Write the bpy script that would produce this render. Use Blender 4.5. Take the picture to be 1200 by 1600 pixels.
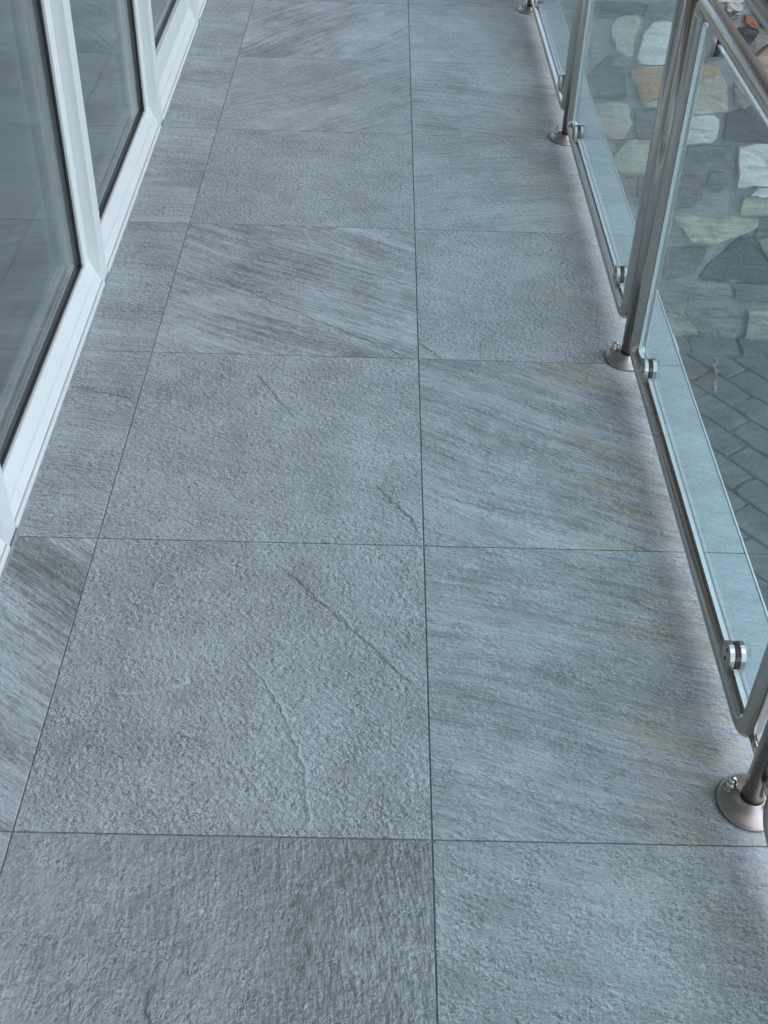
import bpy, bmesh, math, random
from mathutils import Vector, Matrix, noise
for o in list(bpy.data.objects):
    bpy.data.objects.remove(o)
scene = bpy.context.scene
COL = scene.collection
rnd = random.Random(7)

# ------------------------------------------------------------------ camera
cam_data = bpy.data.cameras.new('camera')
cam = bpy.data.objects.new('camera', cam_data)
COL.objects.link(cam)
scene.camera = cam
ROT = Matrix(((0.99956953, -0.02530225, -0.01485062),
              (0.00384721, 0.61485495, -0.78863083),
              (0.02908511, 0.78823422, 0.61468762)))
cam.matrix_world = Matrix.Translation((-0.10193, -0.93012, 1.49483)) @ ROT.to_4x4()
cam_data.sensor_fit = 'VERTICAL'
cam_data.sensor_height = 24.0
cam_data.lens = 24.0 * 1799.5178 / 1600.0
cam_data.shift_x = -7.518 / 1600.0
cam_data.shift_y = -150.384 / 1600.0
cam_data.clip_start = 0.02
cam_data.clip_end = 2000.0

# ------------------------------------------------------------------ sky, sun, exposure
SUN_EL, SUN_AZ = math.radians(58), math.radians(108)      # azimuth from +y towards +x
world = bpy.data.worlds.new('World')
scene.world = world
world.use_nodes = True
wn = world.node_tree.nodes
wl = world.node_tree.links
wn.clear()
sky = wn.new('ShaderNodeTexSky')
sky.sky_type = 'NISHITA'
sky.sun_disc = False
sky.sun_elevation = SUN_EL
sky.sun_rotation = SUN_AZ
sky.altitude = 100.0
sky.air_density = 1.0
sky.dust_density = 1.0
sky.ozone_density = 0.0
bg = wn.new('ShaderNodeBackground')
bg.inputs['Strength'].default_value = 0.15
wo = wn.new('ShaderNodeOutputWorld')
wl.new(sky.outputs[0], bg.inputs[0])
wl.new(bg.outputs[0], wo.inputs[0])
sun_data = bpy.data.lights.new('sun', 'SUN')
sun_data.energy = 0.9
sun_data.angle = math.radians(130)
sun_data.color = (1.0, 0.99, 0.90)
sun = bpy.data.objects.new('sun', sun_data)
COL.objects.link(sun)
sdir = Vector((math.sin(SUN_AZ) * math.cos(SUN_EL), math.cos(SUN_AZ) * math.cos(SUN_EL), math.sin(SUN_EL)))
sun.rotation_euler = sdir.to_track_quat('Z', 'Y').to_euler()
sun.location = (3, 0, 6)
vs = scene.view_settings
vs.view_transform = 'Standard'
vs.look = 'None'
vs.exposure = 1.37
vs.gamma = 1.0
vs.use_curve_mapping = False
cy = scene.cycles
cy.use_denoising = True
cy.max_bounces = 10
cy.diffuse_bounces = 4
cy.glossy_bounces = 6
cy.transparent_max_bounces = 24
cy.transmission_bounces = 8
cy.caustics_reflective = False
cy.caustics_refractive = False

# ------------------------------------------------------------------ node helpers
class NT:
    def __init__(self, name):
        self.m = bpy.data.materials.new(name)
        self.m.use_nodes = True
        self.t = self.m.node_tree
        self.t.nodes.clear()
        self.out = self.t.nodes.new('ShaderNodeOutputMaterial')
    def n(self, typ, ins=None, **kw):
        nd = self.t.nodes.new(typ)
        for k, v in kw.items():
            setattr(nd, k, v)
        for k, v in (ins or {}).items():
            self.set(nd.inputs[k], v)
        return nd
    def set(self, sock, v):
        if isinstance(v, bpy.types.NodeSocket):
            self.t.links.new(v, sock)
        elif isinstance(v, bpy.types.Node):
            self.t.links.new(v.outputs[0], sock)
        else:
            sock.default_value = v
    def ma(self, op, a, b=0.0, c=0.0, clamp=False):
        nd = self.t.nodes.new('ShaderNodeMath')
        nd.operation = op
        nd.use_clamp = clamp
        for i, v in enumerate((a, b, c)):
            self.set(nd.inputs[i], v)
        return nd.outputs[0]
    def add(self, a, b): return self.ma('ADD', a, b)
    def sub(self, a, b): return self.ma('SUBTRACT', a, b)
    def mul(self, a, b): return self.ma('MULTIPLY', a, b)
    def vm(self, op, a, b=(0, 0, 0)):
        nd = self.t.nodes.new('ShaderNodeVectorMath')
        nd.operation = op
        self.set(nd.inputs[0], a)
        if op == 'SCALE':
            self.set(nd.inputs['Scale'], b)
        else:
            self.set(nd.inputs[1], b)
        return nd.outputs['Value'] if op in ('DOT_PRODUCT', 'LENGTH', 'DISTANCE') else nd.outputs[0]
    def sep(self, v):
        nd = self.n('ShaderNodeSeparateXYZ', {0: v})
        return nd.outputs
    def comb(self, x, y, z=0.0):
        return self.n('ShaderNodeCombineXYZ', {0: x, 1: y, 2: z}).outputs[0]
    def noise(self, vec, scale, detail=4.0, rough=0.5, dist=0.0):
        return self.n('ShaderNodeTexNoise', {'Vector': vec, 'Scale': scale, 'Detail': detail,
                      'Roughness': rough, 'Distortion': dist}).outputs[0]
    def ramp(self, v, lo, hi, a=0.0, b=1.0, smooth=True):
        nd = self.n('ShaderNodeMapRange', {'Value': v, 'From Min': lo, 'From Max': hi, 'To Min': a, 'To Max': b})
        nd.interpolation_type = 'SMOOTHSTEP' if smooth else 'LINEAR'
        nd.clamp = True
        return nd.outputs[0]
    def mixc(self, f, a, b, blend='MIX'):
        nd = self.t.nodes.new('ShaderNodeMix')
        nd.data_type = 'RGBA'
        nd.blend_type = blend
        self.set(nd.inputs[0], f)
        for s, v in ((nd.inputs[6], a), (nd.inputs[7], b)):
            if isinstance(v, (tuple, list)) and len(v) == 3:
                v = (*v, 1.0)
            self.set(s, v)
        return nd.outputs[2]
    def attr(self, name):
        return self.n('ShaderNodeAttribute', attribute_type='OBJECT', attribute_name=name).outputs
    def bump(self, h, dist, strength=1.0):
        return self.n('ShaderNodeBump', {'Height': h, 'Distance': dist, 'Strength': strength}).outputs[0]
    def bsdf(self, **ins):
        b = self.n('ShaderNodeBsdfPrincipled')
        for k, v in ins.items():
            k = k.replace('_', ' ')
            if isinstance(v, (tuple, list)) and len(v) == 3 and k in ('Base Color', 'Specular Tint'):
                v = (*v, 1.0)
            self.set(b.inputs[k], v)
        self.t.links.new(b.outputs[0], self.out.inputs[0])
        return b
    def obj(self):
        return self.n('ShaderNodeTexCoord').outputs['Object']
    def pos(self):
        return self.n('ShaderNodeNewGeometry').outputs['Position']

# ------------------------------------------------------------------ materials
def mat_tile():
    t = NT('stone_tile')
    P = t.obj()
    seed = t.attr('seed')['Fac']
    streak = t.attr('streak')['Fac']
    ang = t.attr('angle')['Fac']
    grain = t.attr('grain')['Fac']
    dark = t.attr('dark')['Fac']
    stain = t.attr('stain')['Fac']  # drives the brown stains and the painted edge light
    off = t.comb(t.mul(seed, 3.17), t.mul(seed, -1.93), t.mul(seed, 0.71))
    Q = t.vm('ADD', P, off)
    # warped, rotated coordinates: u runs along the bedding streaks, v across them
    wv = t.n('ShaderNodeTexNoise', {'Vector': Q, 'Scale': 2.6, 'Detail': 0.0}).outputs[1]
    wv = t.vm('SCALE', t.vm('SUBTRACT', wv, (0.5, 0.5, 0.5)), 0.07)
    rot = t.n('ShaderNodeVectorRotate', {'Vector': t.vm('ADD', Q, wv), 'Angle': t.mul(ang, -1.0)}, rotation_type='Z_AXIS').outputs[0]
    rs = t.sep(rot)
    u, v = rs[0], rs[1]
    broad = t.noise(t.comb(t.mul(u, 1.3), t.mul(v, 7.0), seed), 1.0, 5.0, 0.55)
    fine = t.noise(t.comb(t.mul(u, 3.4), t.mul(v, 74.0), seed), 1.0, 6.0, 0.78)
    hair = t.noise(t.comb(t.mul(u, 30.0), t.mul(v, 210.0), seed), 1.0, 3.0, 0.7)
    mott = t.noise(Q, 5.5, 4.0, 0.55)
    mott2 = t.noise(Q, 17.0, 5.0, 0.6)
    # crinkled split-face relief: warped noise stretched a little along the bedding
    wq = t.n('ShaderNodeTexNoise', {'Vector': Q, 'Scale': 90.0, 'Detail': 2.0}).outputs[1]
    wq = t.vm('SCALE', t.vm('SUBTRACT', wq, (0.5, 0.5, 0.5)), 0.012)
    r2 = t.vm('ADD', t.comb(t.mul(u, t.sub(1.0, t.mul(streak, 0.55))), t.mul(v, t.add(1.0, t.mul(streak, 0.9))), 0.0), wq)
    n1 = t.noise(r2, 105.0, 5.0, 0.82, 0.3)
    n2 = t.noise(r2, 170.0, 3.0, 0.8)
    # emboss-like flecks of printed grain, with side-lit relief shading painted in, fine and coarse
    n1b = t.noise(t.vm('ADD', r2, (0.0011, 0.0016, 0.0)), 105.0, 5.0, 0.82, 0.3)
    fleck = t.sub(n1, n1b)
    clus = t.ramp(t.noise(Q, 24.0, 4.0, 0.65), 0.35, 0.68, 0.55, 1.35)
    # ledges of the cleft surface: contours of a slow noise
    led = t.noise(t.comb(t.mul(u, t.sub(2.6, t.mul(streak, 1.4))), t.mul(v, t.add(2.6, t.mul(streak, 9.0))), t.add(seed, 4.0)), 1.0, 6.0, 0.55)
    l1 = t.ramp(led, 0.455, 0.465)
    l2 = t.ramp(led, 0.565, 0.578)
    ledge_edge = t.add(t.mul(l1, t.sub(1.0, l1)), t.mul(l2, t.sub(1.0, l2)))
    brk = t.ramp(t.noise(Q, 11.0, 2.0), 0.46, 0.60)
    # traced crests and cracks: two bowed segments per tile
    feat_h, feat_c = None, None
    wob = t.mul(t.sub(t.noise(Q, 30.0, 6.0, 0.7), 0.5), 0.034)
    gap = t.ramp(t.noise(Q, 34.0, 3.0), 0.40, 0.55)
    crest_light = None
    for k in ('f1', 'f2', 'f3'):
        A = t.attr(k + 'a')['Vector']
        Bv = t.attr(k + 'b')['Vector']
        bs = t.sep(Bv)
        As = t.sep(A)
        ba = t.vm('SUBTRACT', t.comb(bs[0], bs[1]), t.comb(As[0], As[1]))
        ps = t.sep(P)
        pa = t.vm('SUBTRACT', t.comb(ps[0], ps[1]), t.comb(As[0], As[1]))
        L = t.vm('LENGTH', ba)
        h = t.ma('DIVIDE', t.vm('DOT_PRODUCT', pa, ba), t.ma('MAXIMUM', t.mul(L, L), 1e-6))
        bas, pas = t.sep(ba), t.sep(pa)
        d = t.ma('DIVIDE', t.sub(t.mul(bas[0], pas[1]), t.mul(bas[1], pas[0])), t.ma('MAXIMUM', L, 1e-4))
        d = t.add(d, t.mul(bs[2], t.mul(4.0, t.mul(h, t.sub(1.0, h)))))
        d = t.add(d, wob)
        ends = t.mul(t.ramp(h, -0.02, 0.12), t.ramp(h, 1.02, 0.9))
        ends = t.mul(ends, t.ramp(L, 0.001, 0.01))
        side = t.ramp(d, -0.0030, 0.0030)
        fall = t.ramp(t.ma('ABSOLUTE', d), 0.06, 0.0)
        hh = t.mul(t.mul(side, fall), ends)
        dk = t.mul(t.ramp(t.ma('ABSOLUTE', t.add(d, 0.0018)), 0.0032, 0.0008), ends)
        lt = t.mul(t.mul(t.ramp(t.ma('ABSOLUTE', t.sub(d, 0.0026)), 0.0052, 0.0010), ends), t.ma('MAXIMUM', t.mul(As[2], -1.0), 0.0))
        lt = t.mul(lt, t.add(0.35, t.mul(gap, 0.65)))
        crest_light = lt if crest_light is None else t.add(crest_light, lt)
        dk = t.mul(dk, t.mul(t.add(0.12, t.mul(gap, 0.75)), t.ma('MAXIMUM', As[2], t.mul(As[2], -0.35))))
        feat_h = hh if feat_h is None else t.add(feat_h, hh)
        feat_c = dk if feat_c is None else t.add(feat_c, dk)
    # tone
    tone = t.mul(t.sub(mott, 0.5), 0.55)
    tone = t.add(tone, t.mul(t.sub(mott2, 0.5), 0.42))
    tone = t.add(tone, t.mul(t.sub(broad, 0.5), t.mul(streak, 1.35)))
    tone = t.add(tone, t.mul(t.sub(fine, 0.5), t.add(0.15, t.mul(streak, 1.9))))
    tone = t.add(tone, t.mul(t.sub(hair, 0.5), t.add(0.15, t.mul(streak, 0.8))))
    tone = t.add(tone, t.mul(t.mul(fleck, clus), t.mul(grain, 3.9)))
    tone = t.add(tone, t.mul(t.mul(t.add(t.sub(n2, 0.5), t.mul(t.sub(n1, 0.5), 0.4)), clus), t.mul(grain, 1.25)))
    tone = t.sub(tone, t.mul(dark, 0.5))
    # half-tile dark grain (the tile in front) : patch that grows towards local +x
    patch = t.attr('patch')['Fac']
    px = t.sep(P)[0]
    pm = t.mul(t.ramp(t.add(px, t.mul(t.sub(mott, 0.5), 1.1)), -0.36, 0.26), patch)
    vert = t.noise(t.comb(t.mul(u, 42.0), t.mul(v, 230.0), 3.0), 1.0, 3.0, 0.7)
    tone = t.sub(tone, t.mul(pm, t.mul(t.ramp(vert, 0.34, 0.68, 0.06, 0.56), t.ramp(n2, 0.30, 0.70, 0.6, 1.25))))
    f = t.add(0.56, tone)
    cr = t.n('ShaderNodeValToRGB', {0: f})
    el = cr.color_ramp.elements
    el[0].position, el[0].color = 0.0, (0.112, 0.121, 0.109, 1)
    el[1].position, el[1].color = 1.0, (0.50, 0.56, 0.565, 1)
    e = el.new(0.34); e.color = (0.218, 0.241, 0.236, 1)
    e = el.new(0.58); e.color = (0.314, 0.357, 0.363, 1)
    col = cr.outputs[0]
    col = t.mixc(t.mul(t.mul(ledge_edge, brk), 1.0), col, (0.13, 0.13, 0.12))  # crevice shade along the ledges painted dark to back up the bump
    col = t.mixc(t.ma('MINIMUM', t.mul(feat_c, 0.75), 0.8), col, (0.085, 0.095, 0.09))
    col = t.mixc(t.ma('MINIMUM', crest_light, 0.8), col, (0.47, 0.55, 0.55))  # light caught on raised crests, painted pale into the colour
    # along the railing: brown rain stains, then brighter edge light painted as pale bands
    sx = t.add(px, t.mul(t.sub(t.noise(Q, 7.0, 4.0, 0.6), 0.5), 0.22))
    st = t.mul(t.mul(t.ramp(sx, -0.06, 0.08), t.ramp(sx, 0.26, 0.17)), stain)
    st = t.mul(st, t.ramp(t.noise(t.comb(t.mul(u, 2.2), t.mul(v, 9.0), t.add(seed, 9.0)), 1.0, 5.0, 0.62), 0.46, 0.60))
    col = t.mixc(t.mul(st, 0.90), col, t.mixc(1.0, col, (1.0, 0.905, 0.765), 'MULTIPLY'))
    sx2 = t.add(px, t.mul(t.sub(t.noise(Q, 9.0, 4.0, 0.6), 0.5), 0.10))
    edge_light = t.mul(t.ramp(sx2, 0.115, 0.19), t.ma('MINIMUM', t.mul(stain, 1.6), 1.0))
    edge_light = t.mul(edge_light, t.ramp(t.noise(Q, 19.0, 6.0, 0.72), 0.40, 0.60, 0.25, 1.0))
    col = t.mixc(t.mul(edge_light, 0.30), col, (0.46, 0.535, 0.56))  # stronger light beside the rail painted as a paler band
    strip_light = t.mul(t.ramp(sx2, 0.19, 0.235), t.ma('MINIMUM', t.mul(stain, 1.6), 1.0))
    col = t.mixc(t.mul(strip_light, 0.35), col, (0.48, 0.58, 0.62))  # extra sky light on the outer strip painted into the colour
    # height (metres)
    H = t.mul(n1, t.mul(grain, t.sub(0.0007, t.mul(streak, 0.0005))))
    H = t.add(H, t.mul(fine, t.mul(streak, 0.0012)))
    H = t.add(H, t.mul(broad, t.mul(streak, 0.0025)))
    H = t.add(H, t.mul(t.mul(t.add(l1, l2), brk), 0.0008))
    H = t.add(H, t.mul(feat_h, 0.0024))
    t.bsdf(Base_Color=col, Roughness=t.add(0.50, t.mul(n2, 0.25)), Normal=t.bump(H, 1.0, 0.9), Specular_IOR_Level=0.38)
    return t.m

def mat_plain(name, col, rough=0.5, var=0.0, scale=40.0, bump=0.0, metallic=0.0, spec=0.5):
    t = NT(name)
    c = (*col, 1.0)
    nz = t.noise(t.obj(), scale, 5.0, 0.6)
    if var:
        c = t.mixc(t.ramp(nz, 0.3, 0.7), tuple(x * (1 - var) for x in col), tuple(min(1, x * (1 + var)) for x in col))
    kw = dict(Base_Color=c, Roughness=t.add(rough - 0.04, t.mul(nz, 0.08)), Metallic=metallic, Specular_IOR_Level=spec)
    if bump:
        kw['Normal'] = t.bump(nz, bump)
    t.bsdf(**kw)
    return t.m

def mat_steel(name='brushed_stainless_steel', rough=0.22, k=1.2):
    t = NT(name)
    P = t.obj()
    n = t.noise(P, 6.0, 3.0, 0.5)
    smear = t.ramp(n, 0.35, 0.7)
    col = t.mixc(smear, (0.465 * k, 0.437 * k, 0.408 * k), (0.425 * k, 0.40 * k, 0.376 * k))
    t.bsdf(Base_Color=col, Metallic=1.0, Roughness=t.add(rough, t.mul(smear, 0.06)))
    return t.m

def mat_glass(name, tint):
    """thin clear sheet: Fresnel mirror over tinted see-through, one half of the tint at each face"""
    t = NT(name)
    g = t.n('ShaderNodeNewGeometry')
    cosv = t.ma('ABSOLUTE', t.vm('DOT_PRODUCT', g.outputs['Normal'], g.outputs['Incoming']))
    fr = t.add(0.04, t.mul(0.96, t.ma('POWER', t.sub(1.0, cosv), 5.0)))
    tr = t.n('ShaderNodeBsdfTransparent', {0: (*tint, 1)})
    gl = t.n('ShaderNodeBsdfGlossy', {'Color': (1, 1, 1, 1), 'Roughness': 0.012})
    mx = t.n('ShaderNodeMixShader', {0: fr, 1: tr, 2: gl})
    t.t.links.new(mx.outputs[0], t.out.inputs[0])
    return t.m

STONE_COLS = {
    'greybeige': ((.30, .29, .25), (.20, .20, .18)), 'cream': ((.60, .55, .44), (.46, .43, .36)),
    'white': ((.80, .78, .74), (.64, .63, .60)), 'slate': ((.045, .048, .054), (.085, .088, .09)),
    'orange': ((.50, .30, .14), (.40, .22, .10)), 'grey': ((.20, .20, .185), (.12, .124, .12)),
    'brown': ((.27, .22, .18), (.20, .18, .16)), 'creamgold': ((.54, .50, .41), (.44, .38, .27)),
    'yellow': ((.56, .51, .38), (.34, .32, .26)), 'slatebrown': ((.10, .09, .083), (.19, .17, .15)),
    'greylight': ((.30, .30, .28), (.15, .155, .15)), 'beige': ((.47, .44, .36), (.27, .26, .225)),
    'speckled': ((.55, .54, .51), (.10, .10, .10)), 'rust': ((.36, .17, .09), (.26, .14, .09)),
    'tan': ((.40, .31, .235), (.31, .26, .21)),
}
_stone = {}
def mat_stone(kind):
    if kind in _stone:
        return _stone[kind]
    a, b = STONE_COLS[kind]
    t = NT(kind + '_wall_stone')
    P = t.vm('ADD', t.obj(), t.comb(t.mul(t.n('ShaderNodeObjectInfo').outputs['Random'], 31.0), 2.0, 5.0))
    s = t.sep(P)
    lay = t.noise(t.comb(t.mul(s[0], 7.0), t.mul(s[1], 7.0), t.mul(s[2], 34.0)), 1.0, 5.0, 0.6)
    mo = t.noise(P, 9.0, 5.0, 0.65)
    gr = t.noise(P, 90.0, 4.0, 0.65)
    f = t.add(t.mul(lay, 0.5), t.mul(mo, 0.5))
    lo, hi = (0.47, 0.53) if kind == 'speckled' else (0.38, 0.62)
    col = t.mixc(t.ramp(f, lo, hi), a, b)
    if kind == 'creamgold':
        col = t.mixc(t.mul(t.ramp(t.add(t.sub(t.sep(t.obj())[2], t.mul(t.sep(t.obj())[0], 0.7)), t.mul(t.noise(P, 9.0, 3.0), 0.08)), 0.115, 0.125), 0.85), col, (.44, .27, .12))
    if kind in ('white', 'cream', 'beige', 'yellow'):
        col = t.mixc(t.mul(t.ramp(t.noise(P, 14.0, 4.0, 0.7), 0.60, 0.70), 0.35), col, (.20, .19, .17))
    col = t.mixc(t.ramp(gr, 0.3, 0.75, 0.25, 0.0), col, (.08, .08, .08))
    H = t.add(t.mul(lay, 0.016), t.add(t.mul(mo, 0.012), t.mul(gr, 0.004)))
    t.bsdf(Base_Color=col, Roughness=0.85, Normal=t.bump(H, 1.0, 0.8), Specular_IOR_Level=0.25)
    _stone[kind] = t.m
    return t.m

def mat_mortar():
    t = NT('grey_mortar')
    P = t.pos()
    a = t.noise(P, 6.0, 5.0, 0.6)
    b = t.noise(P, 60.0, 4.0, 0.65)
    c = t.noise(P, 220.0, 2.0, 0.6)
    col = t.mixc(t.ramp(t.add(t.mul(a, .6), t.mul(b, .4)), 0.35, 0.65), (.20, .205, .195), (.33, .33, .31))
    t.bsdf(Base_Color=col, Roughness=0.9, Normal=t.bump(t.add(t.mul(b, .006), t.mul(c, .002)), 1.0, 0.9), Specular_IOR_Level=0.2)
    return t.m

def mat_paver():
    t = NT('weathered_grey_paver')
    P = t.vm('ADD', t.obj(), t.comb(t.mul(t.n('ShaderNodeObjectInfo').outputs['Random'], 17.0), 1.0, 0.0))
    r = t.n('ShaderNodeObjectInfo').outputs['Random']
    a = t.noise(P, 8.0, 5.0, 0.6)
    b = t.noise(P, 120.0, 4.0, 0.7)
    col = t.mixc(t.ramp(t.add(t.mul(a, .55), t.mul(b, .45)), 0.36, 0.64), (.055, .062, .066), (.125, .138, .142))
    col = t.mixc(t.ramp(r, 0.0, 1.0, 0.0, 0.35), col, (.13, .125, .115))
    t.bsdf(Base_Color=col, Roughness=0.8, Normal=t.bump(t.add(t.mul(a, .004), t.mul(b, .002)), 1.0, 0.9), Specular_IOR_Level=0.3)
    return t.m

def mat_ground():
    t = NT('yard_ground')
    P = t.pos()
    a = t.noise(P, 0.6, 5.0, 0.6)
    b = t.noise(P, 30.0, 5.0, 0.65)
    col = t.mixc(t.ramp(t.add(t.mul(a, .5), t.mul(b, .5)), 0.35, 0.65), (.07, .072, .068), (.15, .15, .135))
    t.bsdf(Base_Color=col, Roughness=0.9, Normal=t.bump(b, 0.01), Specular_IOR_Level=0.2)
    return t.m

M_TILE = mat_tile()
M_GROUT = mat_plain('dark_joint_bed', (.17, .195, .20), 0.9, 0.3, 60)
M_SLAB = mat_plain('terrace_concrete', (.33, .325, .31), 0.85, 0.15, 12, 0.002)
M_TRIM = mat_plain('anodised_edge_trim', (.75, .77, .77), 0.35, 0.05, 30, 0, 0.3)
M_WHITE = mat_plain('white_plastic_frame', (.685, .705, .69), 0.36, 0.02, 8)
M_RUBBER = mat_plain('black_rubber', (.012, .012, .013), 0.55)
M_SPACER = mat_plain('grey_spacer_bar', (.42, .43, .44), 0.4, 0.05, 40, 0, 0.5)
M_RENDER = mat_plain('cream_render', (.62, .56, .46), 0.9, 0.06, 30, 0.002)
M_SOFFIT = mat_plain('brown_timber_soffit', (.33, .25, .19), 0.6, 0.12, 14)
M_ROOF = mat_plain('dark_roof', (.08, .075, .07), 0.8, 0.2, 10)
M_ROOM = mat_plain('interior_grey', (.40, .43, .45), 0.7, 0.1, 6)
M_ROOMW = mat_plain('interior_wall', (.30, .30, .29), 0.8, 0.05, 6)
M_STEEL = mat_steel()
M_DULL = mat_steel('dull_cast_steel', 0.42, 0.86)
M_DARKSTEEL = mat_plain('dark_screw_recess', (.03, .03, .03), 0.5)
M_RGLASS = mat_glass('railing_glass', (0.875, 0.965, 0.972))
M_GEDGE = mat_plain('polished_glass_edge', (.74, .82, .82), 0.12, 0.03, 30, 0, 0, 0.8)
M_WGLASS = mat_glass('window_glass', (0.94, 0.965, 0.965))
M_MORTAR = mat_mortar()
M_PAVER = mat_paver()
M_GROUND = mat_ground()
M_YBED = mat_plain('dark_paver_joints', (.034, .040, .043), 0.95, 0.3, 60)
M_SEAL = mat_plain('grey_sealant', (.23, .25, .255), 0.7, 0.25, 50)
M_LIME = mat_plain('dried_white_streak', (.20, .225, .225), 0.9, 0.4, 60)

# ------------------------------------------------------------------ mesh helpers
def link(name, me, parent=None, loc=(0, 0, 0), rotz=0.0, **props):
    o = bpy.data.objects.new(name, me)
    COL.objects.link(o)
    o.location = loc
    o.rotation_euler = (0, 0, rotz)
    if parent is not None:
        o.parent = parent
    for k, v in props.items():
        o[k] = v
    return o

def mesh(name, bm, mats, smooth=False):
    me = bpy.data.meshes.new(name)
    bmesh.ops.recalc_face_normals(bm, faces=bm.faces[:])
    bm.to_mesh(me)
    bm.free()
    for m in (mats if isinstance(mats, (list, tuple)) else [mats]):
        me.materials.append(m)
    if smooth:
        for p in me.polygons:
            p.use_smooth = True
    return me

def box(bm, x0, x1, y0, y1, z0, z1, mi=0, bev=0.0, seg=1):
    vs_ = [bm.verts.new((x, y, z)) for x in (x0, x1) for y in (y0, y1) for z in (z0, z1)]
    fs = []
    for q in ((0, 1, 3, 2), (4, 6, 7, 5), (0, 4, 5, 1), (2, 3, 7, 6), (0, 2, 6, 4), (1, 5, 7, 3)):
        f = bm.faces.new([vs_[i] for i in q])
        f.material_index = mi
        fs.append(f)
    if bev:
        es = list({e for f in fs for e in f.edges})
        r = bmesh.ops.bevel(bm, geom=es, offset=bev, segments=seg, affect='EDGES', profile=0.6)
        for f in r['faces']:
            f.material_index = mi

def prism(bm, pts, axis, a0, a1, mi=0):
    """polygon pts extruded along axis ('x': pts are (y,z); 'y': pts are (x,z))"""
    def P(p, a):
        return (a, p[0], p[1]) if axis == 'x' else (p[0], a, p[1])
    A = [bm.verts.new(P(p, a0)) for p in pts]
    B = [bm.verts.new(P(p, a1)) for p in pts]
    n = len(pts)
    fs = [bm.faces.new(A), bm.faces.new(B[::-1])]
    for i in range(n):
        fs.append(bm.faces.new((A[i], B[i], B[(i + 1) % n], A[(i + 1) % n])))
    for f in fs:
        f.material_index = mi

def tube_path(bm, pts, r, seg=20, closed=False, caps=True, mi=0):
    """tube along a path that stays in a plane x = const"""
    n = len(pts)
    P = [Vector(p) for p in pts]
    rings = []
    for i in range(n):
        if closed:
            d = (P[(i + 1) % n] - P[i - 1]).normalized()
        else:
            d = (P[min(i + 1, n - 1)] - P[max(i - 1, 0)]).normalized()
        ex = Vector((1, 0, 0))
        if abs(d.x) > 0.9:
            ex = Vector((0, 0, 1))
        e2 = d.cross(ex).normalized()
        rings.append([bm.verts.new(P[i] + ex * (r * math.cos(2 * math.pi * k / seg)) + e2 * (r * math.sin(2 * math.pi * k / seg))) for k in range(seg)])
    m = n if closed else n - 1
    for i in range(m):
        a, b = rings[i], rings[(i + 1) % n]
        for k in range(seg):
            f = bm.faces.new((a[k], a[(k + 1) % seg], b[(k + 1) % seg], b[k]))
            f.smooth = True
            f.material_index = mi
    if caps and not closed:
        for rg in (rings[0], rings[-1]):
            f = bm.faces.new(rg)
            f.material_index = mi

def lathe(bm, prof, seg=32, at=(0, 0, 0), mi=0):
    rings = []
    for r, z in prof:
        if r < 1e-6:
            rings.append([bm.verts.new((at[0], at[1], at[2] + z))])
        else:
            rings.append([bm.verts.new((at[0] + r * math.cos(2 * math.pi * k / seg), at[1] + r * math.sin(2 * math.pi * k / seg), at[2] + z)) for k in range(seg)])
    for a, b in zip(rings[:-1], rings[1:]):
        for k in range(seg):
            k2 = (k + 1) % seg
            if len(a) == 1 and len(b) == 1:
                continue
            if len(a) == 1:
                f = bm.faces.new((a[0], b[k2], b[k]))
            elif len(b) == 1:
                f = bm.faces.new((a[k], a[k2], b[0]))
            else:
                f = bm.faces.new((a[k], a[k2], b[k2], b[k]))
            f.smooth = True
            f.material_index = mi

# ------------------------------------------------------------------ setting: ground, yard, terrace
YARD_Z = -2.0
bm = bmesh.new()
box(bm, -60, 60, -60, 60, YARD_Z - 0.5, YARD_Z - 0.035)
link('ground', mesh('ground', bm, M_GROUND), kind='structure', label='dark ground around the house')

bm = bmesh.new()
box(bm, 0.40, 3.6, -1.2, 4.45, YARD_Z - 0.034, YARD_Z - 0.014)
yard = link('paved_yard', mesh('paved_yard', bm, M_YBED), kind='structure',
            label='lower yard of dark grey pavers laid diagonally beyond the railing')

def paver_mesh(i):
    r = random.Random(100 + i)
    L, W = 0.262, 0.158
    c = [(-L / 2, -W / 2), (0, -W / 2), (L / 2, -W / 2), (L / 2, 0), (L / 2, W / 2), (0, W / 2), (-L / 2, W / 2), (-L / 2, 0)]
    j = lambda s: (r.random() - .5) * s
    bm = bmesh.new()
    bot, mid, top = [], [], []
    for k, (x, y) in enumerate(c):
        cr = 0.90 if k % 2 == 0 else 1.0
        x, y = x * (0.96 if k % 2 == 0 else 1) + j(.014), y * (0.95 if k % 2 == 0 else 1) + j(.012)
        bot.append(bm.verts.new((x, y, -.03)))
        mid.append(bm.verts.new((x, y, -.006)))
        top.append(bm.verts.new((x * .955, y * .93, j(.003))))
    ctr = bm.verts.new((0, 0, .002 + j(.003)))
    n = 8
    for k in range(n):
        k2 = (k + 1) % n
        bm.faces.new((bot[k], bot[k2], mid[k2], mid[k]))
        bm.faces.new((mid[k], mid[k2], top[k2], top[k]))
        bm.faces.new((top[k], top[k2], ctr))
    return mesh('paver', bm, M_PAVER)
PAV = [paver_mesh(i) for i in range(9)]
a1 = math.radians(-53)
e1 = Vector((math.cos(a1), math.sin(a1)))
e2 = Vector((-e1.y, e1.x))
org = Vector((1.642, 3.66))
cand = []
for i in range(-40, 41):
    for j in range(-30, 31):
        c = org + e2 * (i * 0.168) + e1 * ((j + (0.5 if i % 2 else 0.0)) * 0.275 + 0.02 * math.sin(i * 2.3))
        if 0.50 < c.x < 2.75 and 0.7 < c.y < 4.20:
            cand.append(c)
cand.sort(key=lambda c: (c - Vector((1.4, 3.2))).length)
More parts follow.
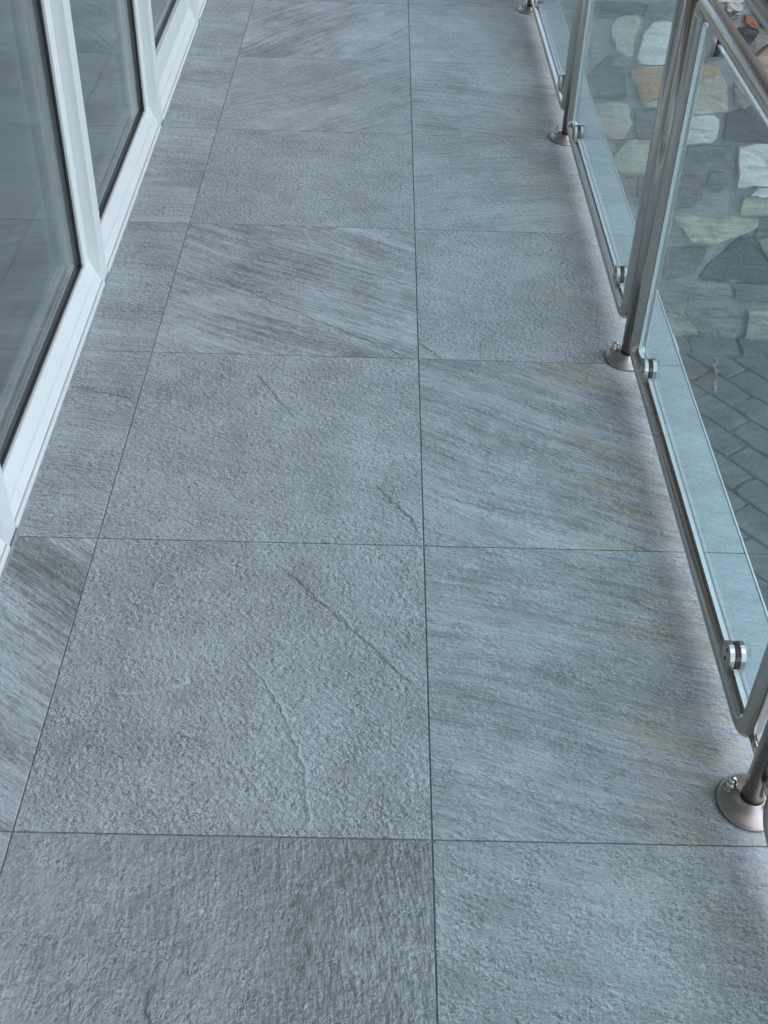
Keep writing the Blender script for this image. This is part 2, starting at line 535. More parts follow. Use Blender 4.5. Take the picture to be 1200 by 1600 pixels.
for c in cand[:290]:
    o = link('paver', rnd.choice(PAV), yard, (c.x, c.y, YARD_Z + (rnd.random() - .5) * .005), a1 + (rnd.random() - .5) * .03 + (math.pi if rnd.random() < .5 else 0))
    o.rotation_euler.x = (rnd.random() - .5) * .02
    o.rotation_euler.y = (rnd.random() - .5) * .02

x = 0.52
while x < 2.9:
    o = link('paver', rnd.choice(PAV), yard, (x + 0.14, 4.245, YARD_Z + 0.007), (rnd.random() - .5) * .03)
    o.scale.y = 1.12
    x += 0.272

# terrace slab and its retaining wall
bm = bmesh.new()
box(bm, -4.5, 0.585, -6.0, 5.6, -0.24, -0.026)
link('terrace_slab', mesh('terrace_slab', bm, M_SLAB), kind='structure', label='concrete slab carrying the terrace tiles')
bm = bmesh.new()
box(bm, 0.28, 0.48, -5.9, 5.5, YARD_Z - 0.1, -0.24)
link('terrace_wall', mesh('terrace_wall', bm, M_RENDER), kind='structure', label='rendered wall under the terrace edge')

# terrace floor: joint bed with one object for each tile
bm = bmesh.new()
box(bm, -0.90, 0.590, -3.6, 4.8, -0.024, -0.0022)
floor = link('terrace_floor', mesh('terrace_floor', bm, M_GROUT), kind='structure',
             label='terrace floor of large grey slate-look tiles with thin dark joints')
J = 0.0012
def tile_mesh(name, x0, x1):
    bm = bmesh.new()
    box(bm, x0, x1, -0.3 + J, 0.3 - J, -0.0045, 0.0, bev=0.0007)
    return mesh(name, bm, M_TILE)
ME_FULL = tile_mesh('tile', -0.3 + J, 0.3 - J)
ME_CUT = tile_mesh('cut_tile', 0.3 - 0.19, 0.3 - J)
ME_EDGE = tile_mesh('edge_tile', -0.3 + J, 0.2962)
R_ = math.radians
# (column, row): angle, streak, grain, dark, stain (also painted edge light), patch, f1 (ax,ay,strength,bx,by,bow), f2   [points in floor metres]
TI = {
    ('M', -1): (90, .18, .75, .02, 0, 1.0, (-.367, -.215, 1, -.335, -.30, .01), None),
    ('M', 0): (-40, .04, 1.0, .06, 0, 0, (-.322, .343, -.85, -.178, .004, -.035), (-.264, .546, .55, -.010, .262, .0), (-.51, .248, -.7, -.385, .272, .012)),
    ('M', 1): (-25, .12, 1.0, .00, 0, 0, (-.093, .766, 1, -.004, .622, -.010), (-.36, 1.13, .5, -.26, .97, .0)),
    ('M', 2): (-27, .85, .7, .02, 0, 0, (-.58, 1.58, .8, -.02, 1.204, .0), (-.504, 1.765, .6, -.004, 1.508, .0)),
    ('M', 3): (-20, .05, .9, .03, 0, 0, None, None),
    ('M', 4): (38, .35, .8, .0, 0, 0, (-.324, 2.424, .5, -.003, 2.806, .02), None),
    ('M', 5): (50, .70, .7, .0, 0, 0, None, None),
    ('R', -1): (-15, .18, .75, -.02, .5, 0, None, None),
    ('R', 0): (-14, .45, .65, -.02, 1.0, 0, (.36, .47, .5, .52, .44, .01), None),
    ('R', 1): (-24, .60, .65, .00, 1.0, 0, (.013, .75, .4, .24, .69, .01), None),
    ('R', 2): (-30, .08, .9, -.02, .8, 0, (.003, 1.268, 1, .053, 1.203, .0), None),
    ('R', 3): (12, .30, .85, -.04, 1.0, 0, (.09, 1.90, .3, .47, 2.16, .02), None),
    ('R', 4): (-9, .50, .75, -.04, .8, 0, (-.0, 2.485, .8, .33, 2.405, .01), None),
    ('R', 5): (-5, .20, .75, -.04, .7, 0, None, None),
    ('L', -1): (-15, .20, .6, -.10, 0, 0, None, None),
    ('L', 0): (-36, .9, .6, .10, 0, 0, None, None),
    ('L', 1): (-9, .35, .85, -.02, 0, 0, (-.755, 1.064, 1.1, -.602, 1.026, .0), None),
    ('L', 2): (-8, .40, .85, -.02, 0, 0, None, None),
    ('L', 3): (-6, .45, .85, .00, 0, 0, None, None),
    ('L', 4): (-12, .55, .85, .02, 0, 0, None, None),
    ('L', 5): (-6, .40, .85, .02, 0, 0, None, None),
}
cx0 = {'L': -0.9, 'M': -0.3, 'R': 0.3}
seed = 1.0
for row in range(-5, 8):
    for c in 'LMR':
        me = {'L': ME_CUT, 'M': ME_FULL, 'R': ME_EDGE}[c]
        par = TI.get((c, row))
        if par is None:
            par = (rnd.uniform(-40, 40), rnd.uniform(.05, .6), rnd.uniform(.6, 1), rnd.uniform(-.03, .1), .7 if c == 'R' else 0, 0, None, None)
        seed += 1.37
        X, Y = cx0[c], row * 0.6 + 0.3
        o = link('tile', me, floor, (X, Y, 0.0))
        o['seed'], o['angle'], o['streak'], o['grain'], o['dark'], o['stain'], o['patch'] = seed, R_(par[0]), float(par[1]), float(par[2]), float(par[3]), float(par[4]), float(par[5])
        for k, f in (('f1', par[6]), ('f2', par[7]), ('f3', par[8] if len(par) > 8 else None)):
            if f is None:
                o[k + 'a'], o[k + 'b'] = (9.0, 9.0, 0.0), (9.0, 9.0, 0.0)
            else:
                o[k + 'a'] = (f[0] - X, f[1] - Y, float(f[2]))
                o[k + 'b'] = (f[3] - X, f[4] - Y, float(f[5]))

bm = bmesh.new()
for y0, y1 in ((-3.6, 1.288), (1.290, 4.8)):
    box(bm, 0.5970, 0.6010, y0, y1, -0.10, 0.0015, bev=0.0006)
box(bm, 0.5964, 0.6030, 1.258, 1.320, -0.102, 0.0030, bev=0.0008)
link('edge_trim', mesh('edge_trim', bm, M_TRIM), floor)

# ------------------------------------------------------------------ house with the window front
house = bpy.data.objects.new('house', None)
COL.objects.link(house)
house.location = (-0.748, 0, 0)
house.rotation_euler = (0, 0, 0.0100)
house['label'] = 'house with a row of tall white framed windows beside the terrace'
house['category'] = 'house'
MY = [0.565 + 0.912 * k for k in range(-4, 6)]
MW = 0.052
ZT = 2.25
for y in MY:
    bm = bmesh.new()
    box(bm, -0.10, 0.0, y, y + MW, 0.0006, ZT, bev=0.0016, seg=2)
    link('mullion', mesh('mullion', bm, M_WHITE), house)

def frame_boxes(bm, d0, d1, y0, y1, z0, z1, w, wb=None, bev=0.0015):
    wb = w if wb is None else wb
    box(bm, d0, d1, y0, y0 + w, z0, z1, bev=bev)
    box(bm, d0, d1, y1 - w, y1, z0, z1, bev=bev)
    box(bm, d0 + 1e-4, d1 - 6e-4, y0 + w, y1 - w, z0, z0 + wb, bev=bev)
    box(bm, d0 + 1e-4, d1 - 6e-4, y0 + w, y1 - w, z1 - w, z1, bev=bev)

for k in range(len(MY) - 1):
    y0, y1 = MY[k] + MW, MY[k + 1]
    leaf = (k == 6)
    bm = bmesh.new()
    # sloped weather rail with a small grooved foot
    prof = [(-0.10, 0.0008), (0.004, 0.0008), (0.004, 0.011), (0.0025, 0.0125), (-0.0015, 0.0125), (-0.0015, 0.009),
            (-0.0035, 0.009), (-0.0035, 0.0160), (-0.0125, 0.0375), (-0.0145, 0.0370), (-0.0155, 0.0440), (-0.0270, 0.0715), (-0.0295, 0.0735), (-0.10, 0.0735)]
    prism(bm, prof, 'y', y0 + 0.0005, y1 - 0.0005)
    box(bm, -0.10, -0.027, y0 + 0.0004, y0 + 0.040, 0.0738, ZT - .04, bev=0.0015)
    box(bm, -0.10, -0.027, y1 - 0.042, y1 - 0.0004, 0.0738, ZT - .04, bev=0.0015)
    box(bm, -0.10, -0.027, y0 + 0.0004, y1 - 0.0004, ZT - .0398, ZT, bev=0.0015)
    win = link('window', mesh('window', bm, M_WHITE), house)
    ya, yb, za, zb = y0 + 0.040, y1 - 0.042, 0.074, ZT - 0.042
    if leaf:
        bm = bmesh.new()
        frame_boxes(bm, -0.085, -0.019, ya - 0.028, yb + 0.028, za + 0.004, zb, 0.052, 0.078)
        link('opening_leaf', mesh('opening_leaf', bm, M_WHITE), win, label='door leaf with a deeper white bottom rail')
        ya, yb, za, zb = ya + 0.024, yb - 0.024, za + 0.082, zb - 0.05
    bm = bmesh.new()
    frame_boxes(bm, -0.040, -0.0335, ya + .0003, yb - .0003, za + .0003, zb - .0003, 0.0075, bev=0.001)
    link('gasket', mesh('gasket', bm, M_RUBBER), win)
    bm = bmesh.new()
    frame_boxes(bm, -0.0562, -0.0455, ya + .001, yb - .001, za + .001, zb - .001, 0.014, bev=0)
    link('spacer_bar', mesh('spacer_bar', bm, M_SPACER), win)
    for d in (-0.0415, -0.0605):
        bm = bmesh.new()
        box(bm, d - .0038, d, ya + .0005, yb - .0005, za + .0005, zb - .0005)
        link('window_pane', mesh('window_pane', bm, M_WGLASS), win)
    bm = bmesh.new()
    frame_boxes(bm, -0.088, -0.068, ya - .02, yb + .02, za - .02, zb + .02, 0.034, bev=0.002)
    link('inner_sash', mesh('inner_sash', bm, M_WHITE), win)
    # drainage covers on the rail, one near each end
    for yc in (y0 + 0.035, y1 - 0.105):
        bm = bmesh.new()
        pts = []
        for s in range(12):
            a = 2 * math.pi * s / 12
            pts.append((math.cos(a), math.sin(a)))
        nrm = Vector((0.922, 0, 0.386))
        up = Vector((-0.386, 0, 0.922))
        base = Vector((-0.0205, yc, 0.0563))
        rings = []
        for r_, h in ((1.0, -0.001), (0.92, 0.0016), (0.55, 0.0030)):
            rings.append([bm.verts.new(base + Vector((0, 1, 0)) * (p[0] * 0.016 * r_) + up * (p[1] * 0.0068 * r_) + nrm * h) for p in pts])
        for a_, b_ in zip(rings[:-1], rings[1:]):
            for s in range(12):
                f = bm.faces.new((a_[s], a_[(s + 1) % 12], b_[(s + 1) % 12], b_[s]))
                f.smooth = True
        bm.faces.new(rings[-1])
        link('drain_cover', mesh('drain_cover', bm, M_WHITE), win)

YA, YB = MY[0] - 1.2, MY[-1] + 1.6
bm = bmesh.new()
prism(bm, [(0.0030, 0.0003), (0.0085, 0.0003), (0.0070, 0.0022), (0.0042, 0.0040), (0.0030, 0.0042)], 'y', MY[0], MY[-1])
link('sealant_bead', mesh('sealant_bead', bm, M_SEAL), house)
bm = bmesh.new()
box(bm, -0.30, -0.012, YA, YB, ZT, 2.95)
box(bm, -0.30, -0.012, YA, MY[0], -0.02, ZT)
box(bm, -0.30, -0.012, MY[-1] + MW, YB, -0.02, ZT)
link('wall', mesh('wall', bm, M_RENDER), house, label='cream rendered wall above the windows')
bm = bmesh.new()
box(bm, -3.9, -3.7, YA, YB, -0.02, 2.95)
box(bm, -3.7, -0.30, YA, YA + .2, -0.02, 2.95)
box(bm, -3.7, -0.30, YB - .2, YB, -0.02, 2.95)
link('interior_wall', mesh('interior_wall', bm, M_ROOMW), house)
bm = bmesh.new()
box(bm, -3.7, -0.126, YA + .2, YB - .2, -0.020, 0.004)
link('interior_floor', mesh('interior_floor', bm, M_ROOM), house)
bm = bmesh.new()
box(bm, -3.9, -0.126, YA, YB, 2.46, 2.56)
link('interior_ceiling', mesh('interior_ceiling', bm, M_ROOMW), house)
bm = bmesh.new()
box(bm, -3.9, -0.012, YA, YB, 2.951, 5.2)
link('upper_wall', mesh('upper_wall', bm, M_RENDER), house)
bm = bmesh.new()
prism(bm, [(-4.3, 5.202), (0.50, 5.202), (0.50, 5.30), (-1.9, 6.7), (-4.3, 5.30)], 'y', YA - .3, YB + .3)
link('roof', mesh('roof', bm, M_ROOF), house)
bm = bmesh.new()
box(bm, -0.011, 1.20, YA, YB, 2.62, 2.80)
link('balcony_slab', mesh('balcony_slab', bm, M_RENDER), house)
NB = 11
for k in range(NB):
    w_ = 1.19 / NB
    bm = bmesh.new()
    box(bm, -0.010 + k * w_ + .003, -0.010 + (k + 1) * w_ - .003, YA, YB, 2.600, 2.6195)
    link('soffit_board', mesh('soffit_board', bm, M_SOFFIT), house)

# ------------------------------------------------------------------ stainless railing with glass panels
RX = 0.475
POSTS = [-2.27, -1.105, 0.070, 1.219, 2.395, 3.565, 4.735]
RF, RP, RH = 0.0168, 0.0168, 0.0212
RZ0, RZ1 = 0.0700, 0.8325
HZ = 0.935
LEG = 0.070
rail = bpy.data.objects.new('glass_railing', None)
COL.objects.link(rail)
rail.location = (RX, 0.06, 0)
rail['label'] = 'stainless steel railing with framed clear glass panels along the terrace edge'
rail['category'] = 'railing'
RY = 0.06

bm = bmesh.new()
tube_path(bm, [(0, POSTS[0] - .1 - RY, HZ), (0, POSTS[-1] + .1 - RY, HZ)], RH, 28)
link('handrail', mesh('handrail', bm, M_STEEL), rail)

def post_mesh():
    bm = bmesh.new()
    tube_path(bm, [(0, 0, 0.016), (0, 0, 0.876)], RP, 28)
    lathe(bm, [(RP - .0005, 0.876), (RP - .003, 0.880), (0.0072, 0.8815), (0.0070, 0.905), (0.0, 0.906)], 20)
    tube_path(bm, [(0, -.03, HZ - RH - .0015), (0, .03, HZ - RH - .0015)], 0.0042, 10)
    lathe(bm, [(0.0070, 0.903), (0.0070, HZ - RH + .002), (0, HZ - RH + .003)], 16)
    return mesh('post', bm, M_STEEL)
def flange_mesh():
    bm = bmesh.new()
    lathe(bm, [(0.0, 0.0004), (0.0480, 0.0004), (0.0485, 0.0012), (0.0485, 0.0050), (0.0470, 0.0064), (0.0430, 0.0080), (0.035, 0.0105),
               (0.0275, 0.0140), (0.0215, 0.0190), (0.0200, 0.0210), (0.0184, 0.0216), (0.0170, 0.0210)], 40)
    return mesh('base_flange', bm, M_DULL)
def bolt_mesh():
    bm = bmesh.new()
    lathe(bm, [(0.0, 0.0), (0.0115, 0.0), (0.0115, 0.0026), (0.0104, 0.0034), (0.0, 0.0034)], 20)
    lathe(bm, [(0.0096, 0.0032), (0.0096, 0.0118), (0.0088, 0.0126)], 6)
    lathe(bm, [(0.0086, 0.0124), (0.0074, 0.0132), (0.0072, 0.0178), (0.0060, 0.0216), (0.0034, 0.0240), (0.0, 0.0248)], 16)
    return mesh('bolt', bm, M_STEEL)
ME_POST, ME_FL, ME_BOLT = post_mesh(), flange_mesh(), bolt_mesh()
for i, y in enumerate(POSTS):
    p = link('post', ME_POST, rail, (0, y - RY, 0))
    link('base_flange', ME_FL, p)
    for a in (140, 320):
        b = link('bolt', ME_BOLT, p, (0.0335 * math.cos(R_(a)), 0.0335 * math.sin(R_(a)), 0.0090), rnd.uniform(0, 1))

def arc_loop(y0, y1, z0, z1, rb, n=7):
    pts = []
    for cyy, czz, a0 in ((y1 - rb, z0 + rb, -90), (y1 - rb, z1 - rb, 0), (y0 + rb, z1 - rb, 90), (y0 + rb, z0 + rb, 180)):
        for k in range(n):
            a = R_(a0 + 90 * k / (n - 1))
            pts.append((0, cyy + rb * math.cos(a), czz + rb * math.sin(a)))
    return pts

def clamp_mesh():
    bm = bmesh.new()
    def D(s, zo=0.0):
        pts = [(-0.0220 * s, zo), (0.0220 * s, zo), (0.0220 * s, 0.0220)]
        for k in range(1, 10):
            a = math.pi * k / 10
            pts.append((0.0220 * s * math.cos(a), 0.0220 + 0.0220 * s * math.sin(a)))
        pts.append((-0.0220 * s, 0.0220))
        return pts
    prism(bm, D(1.0), 'x', -0.0125, -0.0050)
    prism(bm, D(1.0), 'x', 0.0050, 0.0125)
    prism(bm, D(0.95, 0.004), 'x', -0.0050, 0.0050, 1)
    box(bm, -0.0122, 0.0122, -0.0215, 0.0215, -0.006, 0.0042)
    for z in (0.013, 0.031):
        lathe_pts = [(0.0032 * math.cos(2 * math.pi * q / 10), z + 0.0032 * math.sin(2 * math.pi * q / 10)) for q in range(10)]
        prism(bm, lathe_pts, 'x', -0.0130, -0.0126, 2)
    return mesh('glass_clamp', bm, [M_STEEL, M_RUBBER, M_DARKSTEEL])
ME_CLAMP = clamp_mesh()
bm = bmesh.new()
tube_path(bm, [(0, -(LEG - RF - RP) / 2 - .003, 0), (0, (LEG - RF - RP) / 2 + .003, 0)], 0.0062, 14)
ME_CONN = mesh('connector', bm, M_STEEL)
for i in range(len(POSTS) - 1):
    ya, yb = POSTS[i] + LEG - RY, POSTS[i + 1] - LEG - RY
    bm = bmesh.new()
    tube_path(bm, arc_loop(ya, yb, RZ0, RZ1, 0.030), RF, 22, closed=True)
    fr = link('panel_frame', mesh('panel_frame', bm, M_STEEL), rail)
    g0, g1, gz0, gz1 = ya + 0.027, yb - 0.027, 0.0960, 0.802
    bm = bmesh.new()
    box(bm, -0.004, 0.004, g0, g1, gz0, gz1, 1, bev=0.0006)
    for f in bm.faces:
        f.material_index = 0 if abs(f.normal.x) > 0.9 or f.calc_area() > 0.1 else 1
    link('glass_pane', mesh('glass_pane', bm, [M_RGLASS, M_GEDGE]), fr)
    for yc in (ya + 0.125, yb - 0.115):
        link('glass_clamp', ME_CLAMP, fr, (0, yc, RZ0 + RF - 0.002))
        c = link('glass_clamp', ME_CLAMP, fr, (0, yc, RZ1 - RF + 0.001))
        c.rotation_euler = (0, math.pi, 0)
    for yc, s in ((ya, -1), (yb, 1)):
        for z in (0.086, 0.815):
            link('connector', ME_CONN, fr, (0, yc + s * (RF + LEG - RP) / 2, z))

# ------------------------------------------------------------------ stone wall across the yard
WY = 4.34
bm = bmesh.new()
nx, nz = 90, 110
X0, X1, Z0, Z1 = 0.485, 5.2, YARD_Z - 0.06, 3.4
g = [[bm.verts.new((X0 + (X1 - X0) * i / nx, WY + 0.010 * (noise.noise(Vector((i * .55, k * .55, 1.7)))) , Z0 + (Z1 - Z0) * k / nz)) for k in range(nz + 1)] for i in range(nx + 1)]
for i in range(nx):
    for k in range(nz):
        f = bm.faces.new((g[i][k], g[i + 1][k], g[i + 1][k + 1], g[i][k + 1]))
        f.smooth = True
wall = link('stone_wall', mesh('stone_wall', bm, M_MORTAR))
bm = bmesh.new()
box(bm, X0, X1, WY + 0.02, WY + 0.42, Z0, Z1)
link('wall_core', mesh('wall_core', bm, M_MORTAR), wall)
bm = bmesh.new()
box(bm, X0 + .0, X1 + .04, WY - 0.05, WY + 0.46, Z1, Z1 + 0.07, bev=0.01)
link('coping', mesh('coping', bm, M_SLAB), wall)
wall['label'] = 'rubble stone wall with cream, white and dark stones in grey mortar'
wall['category'] = 'wall'

def stone(kind, pts, sd, into=None):
    r = random.Random(sd)
    # resample the outline with a little wobble
    out = []
    n = len(pts)
    for i in range(n):
        a, b = Vector(pts[i]), Vector(pts[(i + 1) % n])
        d = (b - a).length
        m = max(1, int(d / 0.03))
        for k in range(m):
            q = a.lerp(b, k / m)
            s = 0.0065 if k else 0.004
            out.append(Vector((q.x + (r.random() - .5) * s * 2, q.y + (r.random() - .5) * s * 2)))
    c = sum(out, Vector((0, 0))) / len(out)
    out = [c + (q - c) * 1.05 for q in out]
    size = max((q - c).length for q in out)
    depth = min(0.034, 0.016 + size * 0.06) * (0.8 + 0.6 * r.random())
    bm = bmesh.new()
    rings = []
    tilt = ((r.random() - .5) * .10, (r.random() - .5) * .10)
    for sc, dp in ((1.0, -0.02), (1.0, depth * .55), (0.982, depth * .95), (0.70, depth), (0.36, depth)):
        ring = []
        for q in out:
            w = c + (q - c) * sc
            dd = dp
            if dp > depth * .6:
                dd += 0.007 * noise.noise(Vector((w.x * 13, w.y * 13, sd * .7))) + 0.006 * noise.noise(Vector((w.x * 37, w.y * 37, sd * .3))) + (w.x - c.x) * tilt[0] + (w.y - c.y) * tilt[1]
            ring.append(bm.verts.new((w.x - c.x, -dd, w.y - c.y)))
        rings.append(ring)
    for A, B in zip(rings[:-1], rings[1:]):
        for i in range(len(out)):
            j = (i + 1) % len(out)
            bm.faces.new((A[i], A[j], B[j], B[i]))
    cv = bm.verts.new((0, -depth, 0))
    for i in range(len(out)):
        bm.faces.new((rings[-1][i], rings[-1][(i + 1) % len(out)], cv))
    me = mesh('stone', bm, mat_stone(kind))
    if into is None:
        link('stone', me, wall, (c.x, WY, c.y))
    else:
        into.setdefault(kind, []).append((me, (c.x, WY, c.y)))

STONES = [
    ('greybeige', [(0.855, -0.285), (0.903, -0.274), (0.955, -0.277), (0.941, -0.32), (0.932, -0.383), (0.95, -0.402), (0.928, -0.444), (0.889, -0.474), (0.854, -0.424), (0.855, -0.354)]),
    ('cream', [(0.968, -0.275), (1.014, -0.263), (1.048, -0.259), (1.072, -0.278), (1.059, -0.348), (1.059, -0.43), (1.037, -0.445), (0.993, -0.41), (0.963, -0.357), (0.95, -0.31)]),
    ('white', [(1.089, -0.439), (1.102, -0.337), (1.133, -0.292), (1.202, -0.284), (1.258, -0.297), (1.293, -0.391), (1.294, -0.464), (1.2, -0.476), (1.103, -0.469)]),
    ('slate', [(0.879, -0.553), (0.91, -0.5), (0.966, -0.448), (0.982, -0.465), (0.974, -0.498), (1.026, -0.502), (1.058, -0.575), (1.065, -0.649), (0.971, -0.655), (0.919, -0.654), (0.892, -0.613)]),
    ('orange', [(1.071, -0.508), (1.101, -0.494), (1.165, -0.491), (1.255, -0.496), (1.267, -0.595), (1.227, -0.63), (1.183, -0.655), (1.162, -0.667), (1.139, -0.639), (1.117, -0.586), (1.084, -0.547)]),
    ('cream', [(1.124, -0.633), (1.142, -0.654), (1.17, -0.673), (1.213, -0.661), (1.261, -0.635), (1.268, -0.676), (1.224, -0.687), (1.165, -0.686)]),
    ('cream', [(0.927, -0.686), (1.006, -0.674), (1.086, -0.687), (1.1, -0.75), (1.121, -0.777), (1.1, -0.812), (1.092, -0.848), (1.026, -0.853), (1.001, -0.837), (0.964, -0.768)]),
    ('grey', [(1.126, -0.708), (1.169, -0.712), (1.24, -0.701), (1.292, -0.702), (1.299, -0.813), (1.245, -0.847), (1.172, -0.849), (1.145, -0.797)]),
    ('cream', [(1.109, -0.869), (1.201, -0.86), (1.288, -0.863), (1.303, -0.985), (1.229, -1.033), (1.136, -1.04), (1.091, -1.017), (1.061, -0.949), (1.091, -0.905)]),
    ('brown', [(1.101, -1.059), (1.166, -1.061), (1.186, -1.092), (1.18, -1.167), (1.169, -1.202), (1.137, -1.138)]),
    ('grey', [(1.2, -1.062), (1.274, -1.052), (1.329, -1.058), (1.338, -1.147), (1.257, -1.195), (1.21, -1.166)]),
    ('slate', [(0.845, -0.211), (0.955, -0.202), (1.054, -0.205), (1.092, -0.21), (1.061, -0.245), (0.963, -0.257), (0.871, -0.263)]),
    ('grey', [(1.104, -0.203), (1.183, -0.198), (1.219, -0.224), (1.188, -0.262), (1.115, -0.271), (1.092, -0.247)]),
    ('greybeige', [(0.68, -0.278), (0.735, -0.27), (0.789, -0.256), (0.821, -0.355), (0.814, -0.451), (0.743, -0.389)]),
    ('brown', [(0.78, -0.53), (0.846, -0.495), (0.868, -0.554), (0.884, -0.633), (0.86, -0.648)]),
    ('white', [(1.352, -0.743), (1.39, -0.732), (1.497, -0.722), (1.53, -0.747), (1.535, -0.832), (1.509, -0.86), (1.401, -0.87), (1.362, -0.864)]),
    ('creamgold', [(1.332, -0.536), (1.369, -0.495), (1.412, -0.481), (1.456, -0.489), (1.501, -0.531), (1.529, -0.568), (1.56, -0.701), (1.457, -0.71), (1.349, -0.71)]),
    ('slate', [(1.571, -0.72), (1.671, -0.671), (1.776, -0.752), (1.848, -0.843), (1.585, -0.848)]),
    ('greybeige', [(1.588, -0.655), (1.573, -0.56), (1.618, -0.597), (1.675, -0.658), (1.636, -0.679)]),
    ('white', [(1.665, -0.885), (1.801, -0.858), (1.928, -0.864), (1.987, -1.05), (1.866, -1.068), (1.701, -1.08)]),
    ('white', [(1.776, -1.141), (1.808, -1.094), (1.892, -1.085), (1.975, -1.107), (1.975, -1.132), (1.867, -1.142)]),
    ('yellow', [(1.753, -1.156), (1.887, -1.159), (1.992, -1.149), (2.018, -1.227), (1.89, -1.239), (1.749, -1.239)]),
    ('slatebrown', [(1.334, -1.057), (1.386, -1.048), (1.475, -1.042), (1.525, -1.082), (1.523, -1.156), (1.471, -1.205), (1.393, -1.211), (1.343, -1.183)]),
    ('grey', [(1.544, -1.082), (1.545, -1.022), (1.581, -1.014), (1.629, -1.027), (1.646, -1.078), (1.633, -1.11), (1.601, -1.126), (1.563, -1.113)]),
    ('grey', [(1.417, -0.89), (1.522, -0.88), (1.618, -0.883), (1.658, -0.984), (1.547, -1.001), (1.428, -1.012), (1.4, -0.965)]),
    ('brown', [(1.333, -1.278), (1.393, -1.283), (1.438, -1.293), (1.461, -1.362), (1.419, -1.386), (1.345, -1.381)]),
    ('yellow', [(1.407, -1.265), (1.476, -1.266), (1.589, -1.277), (1.768, -1.268), (1.841, -1.269), (1.84, -1.31), (1.775, -1.36), (1.659, -1.409), (1.532, -1.409), (1.472, -1.332)]),
    ('slatebrown', [(1.392, -1.462), (1.504, -1.451), (1.614, -1.451), (1.609, -1.509), (1.57, -1.603), (1.466, -1.614), (1.396, -1.597)]),
    ('slate', [(1.785, -1.375), (1.824, -1.388), (1.94, -1.514), (2.024, -1.612), (1.842, -1.622), (1.617, -1.617), (1.643, -1.546), (1.729, -1.44)]),
    ('greybeige', [(1.871, -1.387), (1.951, -1.362), (2.049, -1.381), (2.107, -1.563), (2.024, -1.581), (1.941, -1.491)]),
    ('grey', [(1.857, -1.269), (2.012, -1.257), (2.045, -1.337), (1.954, -1.347), (1.848, -1.373), (1.862, -1.32)]),
    ('greylight', [(1.384, -1.648), (1.538, -1.635), (1.767, -1.652), (1.789, -1.723), (1.629, -1.752), (1.493, -1.781), (1.422, -1.751)]),
    ('grey', [(1.809, -1.659), (1.984, -1.645), (2.135, -1.648), (2.166, -1.743), (2.01, -1.756), (1.835, -1.746)]),
    ('beige', [(1.471, -1.83), (1.568, -1.831), (1.623, -1.9), (1.673, -1.977), (1.546, -1.994), (1.485, -1.988)]),
    ('greylight', [(1.584, -1.839), (1.802, -1.82), (1.883, -1.854), (1.9, -1.949), (1.878, -1.996), (1.697, -1.989), (1.648, -1.92)]),
    ('beige', [(1.922, -1.828), (2.041, -1.816), (2.165, -1.825), (2.213, -1.99), (2.066, -1.999), (1.932, -1.982), (1.929, -1.89)]),
    ('speckled', [(1.388, -0.097), (1.476, -0.078), (1.526, -0.15), (1.528, -0.213), (1.519, -0.251), (1.498, -0.263), (1.456, -0.232), (1.411, -0.182)]),
    ('rust', [(1.555, -0.241), (1.582, -0.246), (1.605, -0.269), (1.623, -0.297), (1.585, -0.287), (1.555, -0.27)]),
    ('slate', [(1.53, -0.303), (1.562, -0.299), (1.624, -0.315), (1.618, -0.351), (1.595, -0.385), (1.556, -0.341)]),
    ('greybeige', [(1.629, -0.321), (1.685, -0.334), (1.685, -0.361), (1.638, -0.417), (1.602, -0.387)]),
    ('tan', [(1.647, -0.428), (1.701, -0.366), (1.811, -0.387), (1.865, -0.558), (1.78, -0.573), (1.683, -0.482)]),
    ('grey', [(1.525, -0.065), (1.67, -0.05), (1.765, -0.2), (1.701, -0.301), (1.645, -0.291), (1.579, -0.205)]),
    ('grey', [(1.314, -0.36), (1.385, -0.343), (1.447, -0.386), (1.488, -0.439), (1.438, -0.459), (1.347, -0.456)]),
    ('slate', [(1.283, -0.214), (1.353, -0.184), (1.399, -0.24), (1.454, -0.308), (1.411, -0.328), (1.322, -0.324)]),
]
for i, (kind, pts) in enumerate(STONES):
    stone(kind, pts, 50 + i)
# the rest of the wall, outside what the photograph shows
kinds = ['cream', 'white', 'slate', 'grey', 'greybeige', 'beige', 'greylight', 'brown', 'orange', 'yellow', 'tan']
def rubble(x0, x1, z0, z1, into=None):
    z = z0
    q = 0
    while z < z1 - 0.06:
        h = min(rnd.uniform(.14, .24), z1 - z)
        x = x0 + rnd.uniform(0, .1)
        while x < x1 - 0.08:
            w = min(rnd.uniform(.16, .42), x1 - x)
            g_ = 0.012
            jj = lambda: rnd.uniform(-.018, .018)
            pts = [(x + g_ + jj(), z + g_ + jj() * .6), (x + w / 2, z + g_ + jj() * .6), (x + w - g_ + jj(), z + g_ + jj() * .6), (x + w - g_ + jj(), z + h / 2), (x + w - g_ + jj(), z + h - g_ + jj() * .6),
                   (x + w / 2, z + h - g_ + jj() * .6), (x + g_ + jj(), z + h - g_ + jj() * .6), (x + g_ + jj(), z + h / 2)]
            stone(rnd.choice(kinds), pts, 500 + q, into)
            q += 1
            x += w
        z += h
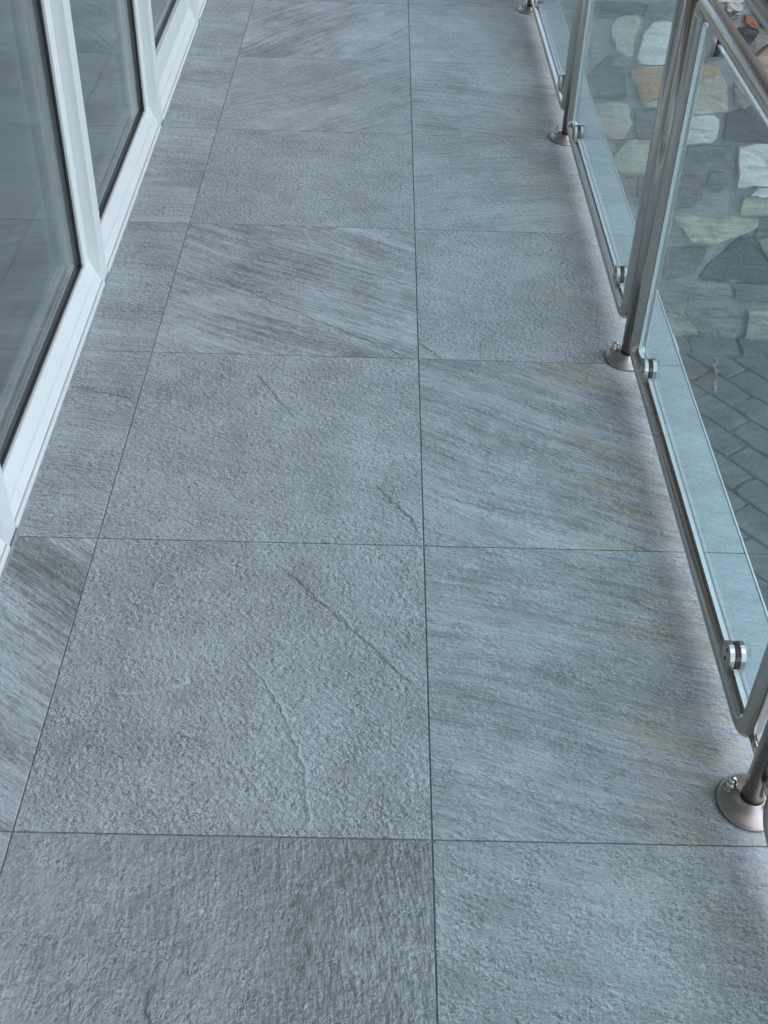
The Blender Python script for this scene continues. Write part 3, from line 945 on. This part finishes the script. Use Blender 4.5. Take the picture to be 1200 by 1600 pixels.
rubble(2.26, 3.4, YARD_Z + .01, -0.05)
rubble(0.62, 1.30, YARD_Z + .01, -1.28)
rubble(0.66, 3.4, -0.02, 0.50)
far = {}
rubble(3.42, 5.18, YARD_Z + .01, 0.50, far)
rubble(0.52, 5.18, 0.52, 3.36, far)
bm = bmesh.new()
fm = []
for kind, metas in far.items():
    mi = len(fm)
    fm.append(mat_stone(kind))
    for me, loc in metas:
        n0 = len(bm.verts)
        f0 = len(bm.faces)
        bm.from_mesh(me)
        bm.verts.ensure_lookup_table()
        bm.faces.ensure_lookup_table()
        for v in bm.verts[n0:]:
            v.co += Vector(loc)
        for f in bm.faces[f0:]:
            f.material_index = mi
        bpy.data.meshes.remove(me)
link('upper_stones', mesh('upper_stones', bm, fm), wall, kind='stuff')

# dried white dribble on the pavers
bm = bmesh.new()
pth = [(1.717, 4.134), (1.735, 4.10), (1.722, 4.07), (1.700, 4.05), (1.706, 4.00), (1.695, 3.95), (1.676, 3.90), (1.668, 3.86), (1.655, 3.80)]
L_, R2_ = [], []
for i, (x, y) in enumerate(pth):
    a = Vector(pth[max(i - 1, 0)]); b = Vector(pth[min(i + 1, len(pth) - 1)])
    d = (b - a).normalized()
    nn = Vector((-d.y, d.x)) * (0.006 + 0.004 * math.sin(i * 2.1))
    L_.append((x + nn.x, y + nn.y)); R2_.append((x - nn.x, y - nn.y))
zt, zb_ = YARD_Z + 0.0100, YARD_Z - 0.004
vt = [[bm.verts.new((p[0], p[1], z)) for p in L_] for z in (zt, zb_)] + [[bm.verts.new((p[0], p[1], z)) for p in R2_] for z in (zt, zb_)]
for i in range(len(pth) - 1):
    bm.faces.new((vt[0][i], vt[0][i + 1], vt[2][i + 1], vt[2][i]))
    bm.faces.new((vt[0][i], vt[0][i + 1], vt[1][i + 1], vt[1][i]))
    bm.faces.new((vt[2][i], vt[2][i + 1], vt[3][i + 1], vt[3][i]))
link('white_dribble', mesh('white_dribble', bm, M_LIME), label='short wavy white streak dried on the dark pavers near the stone wall', category='stain')
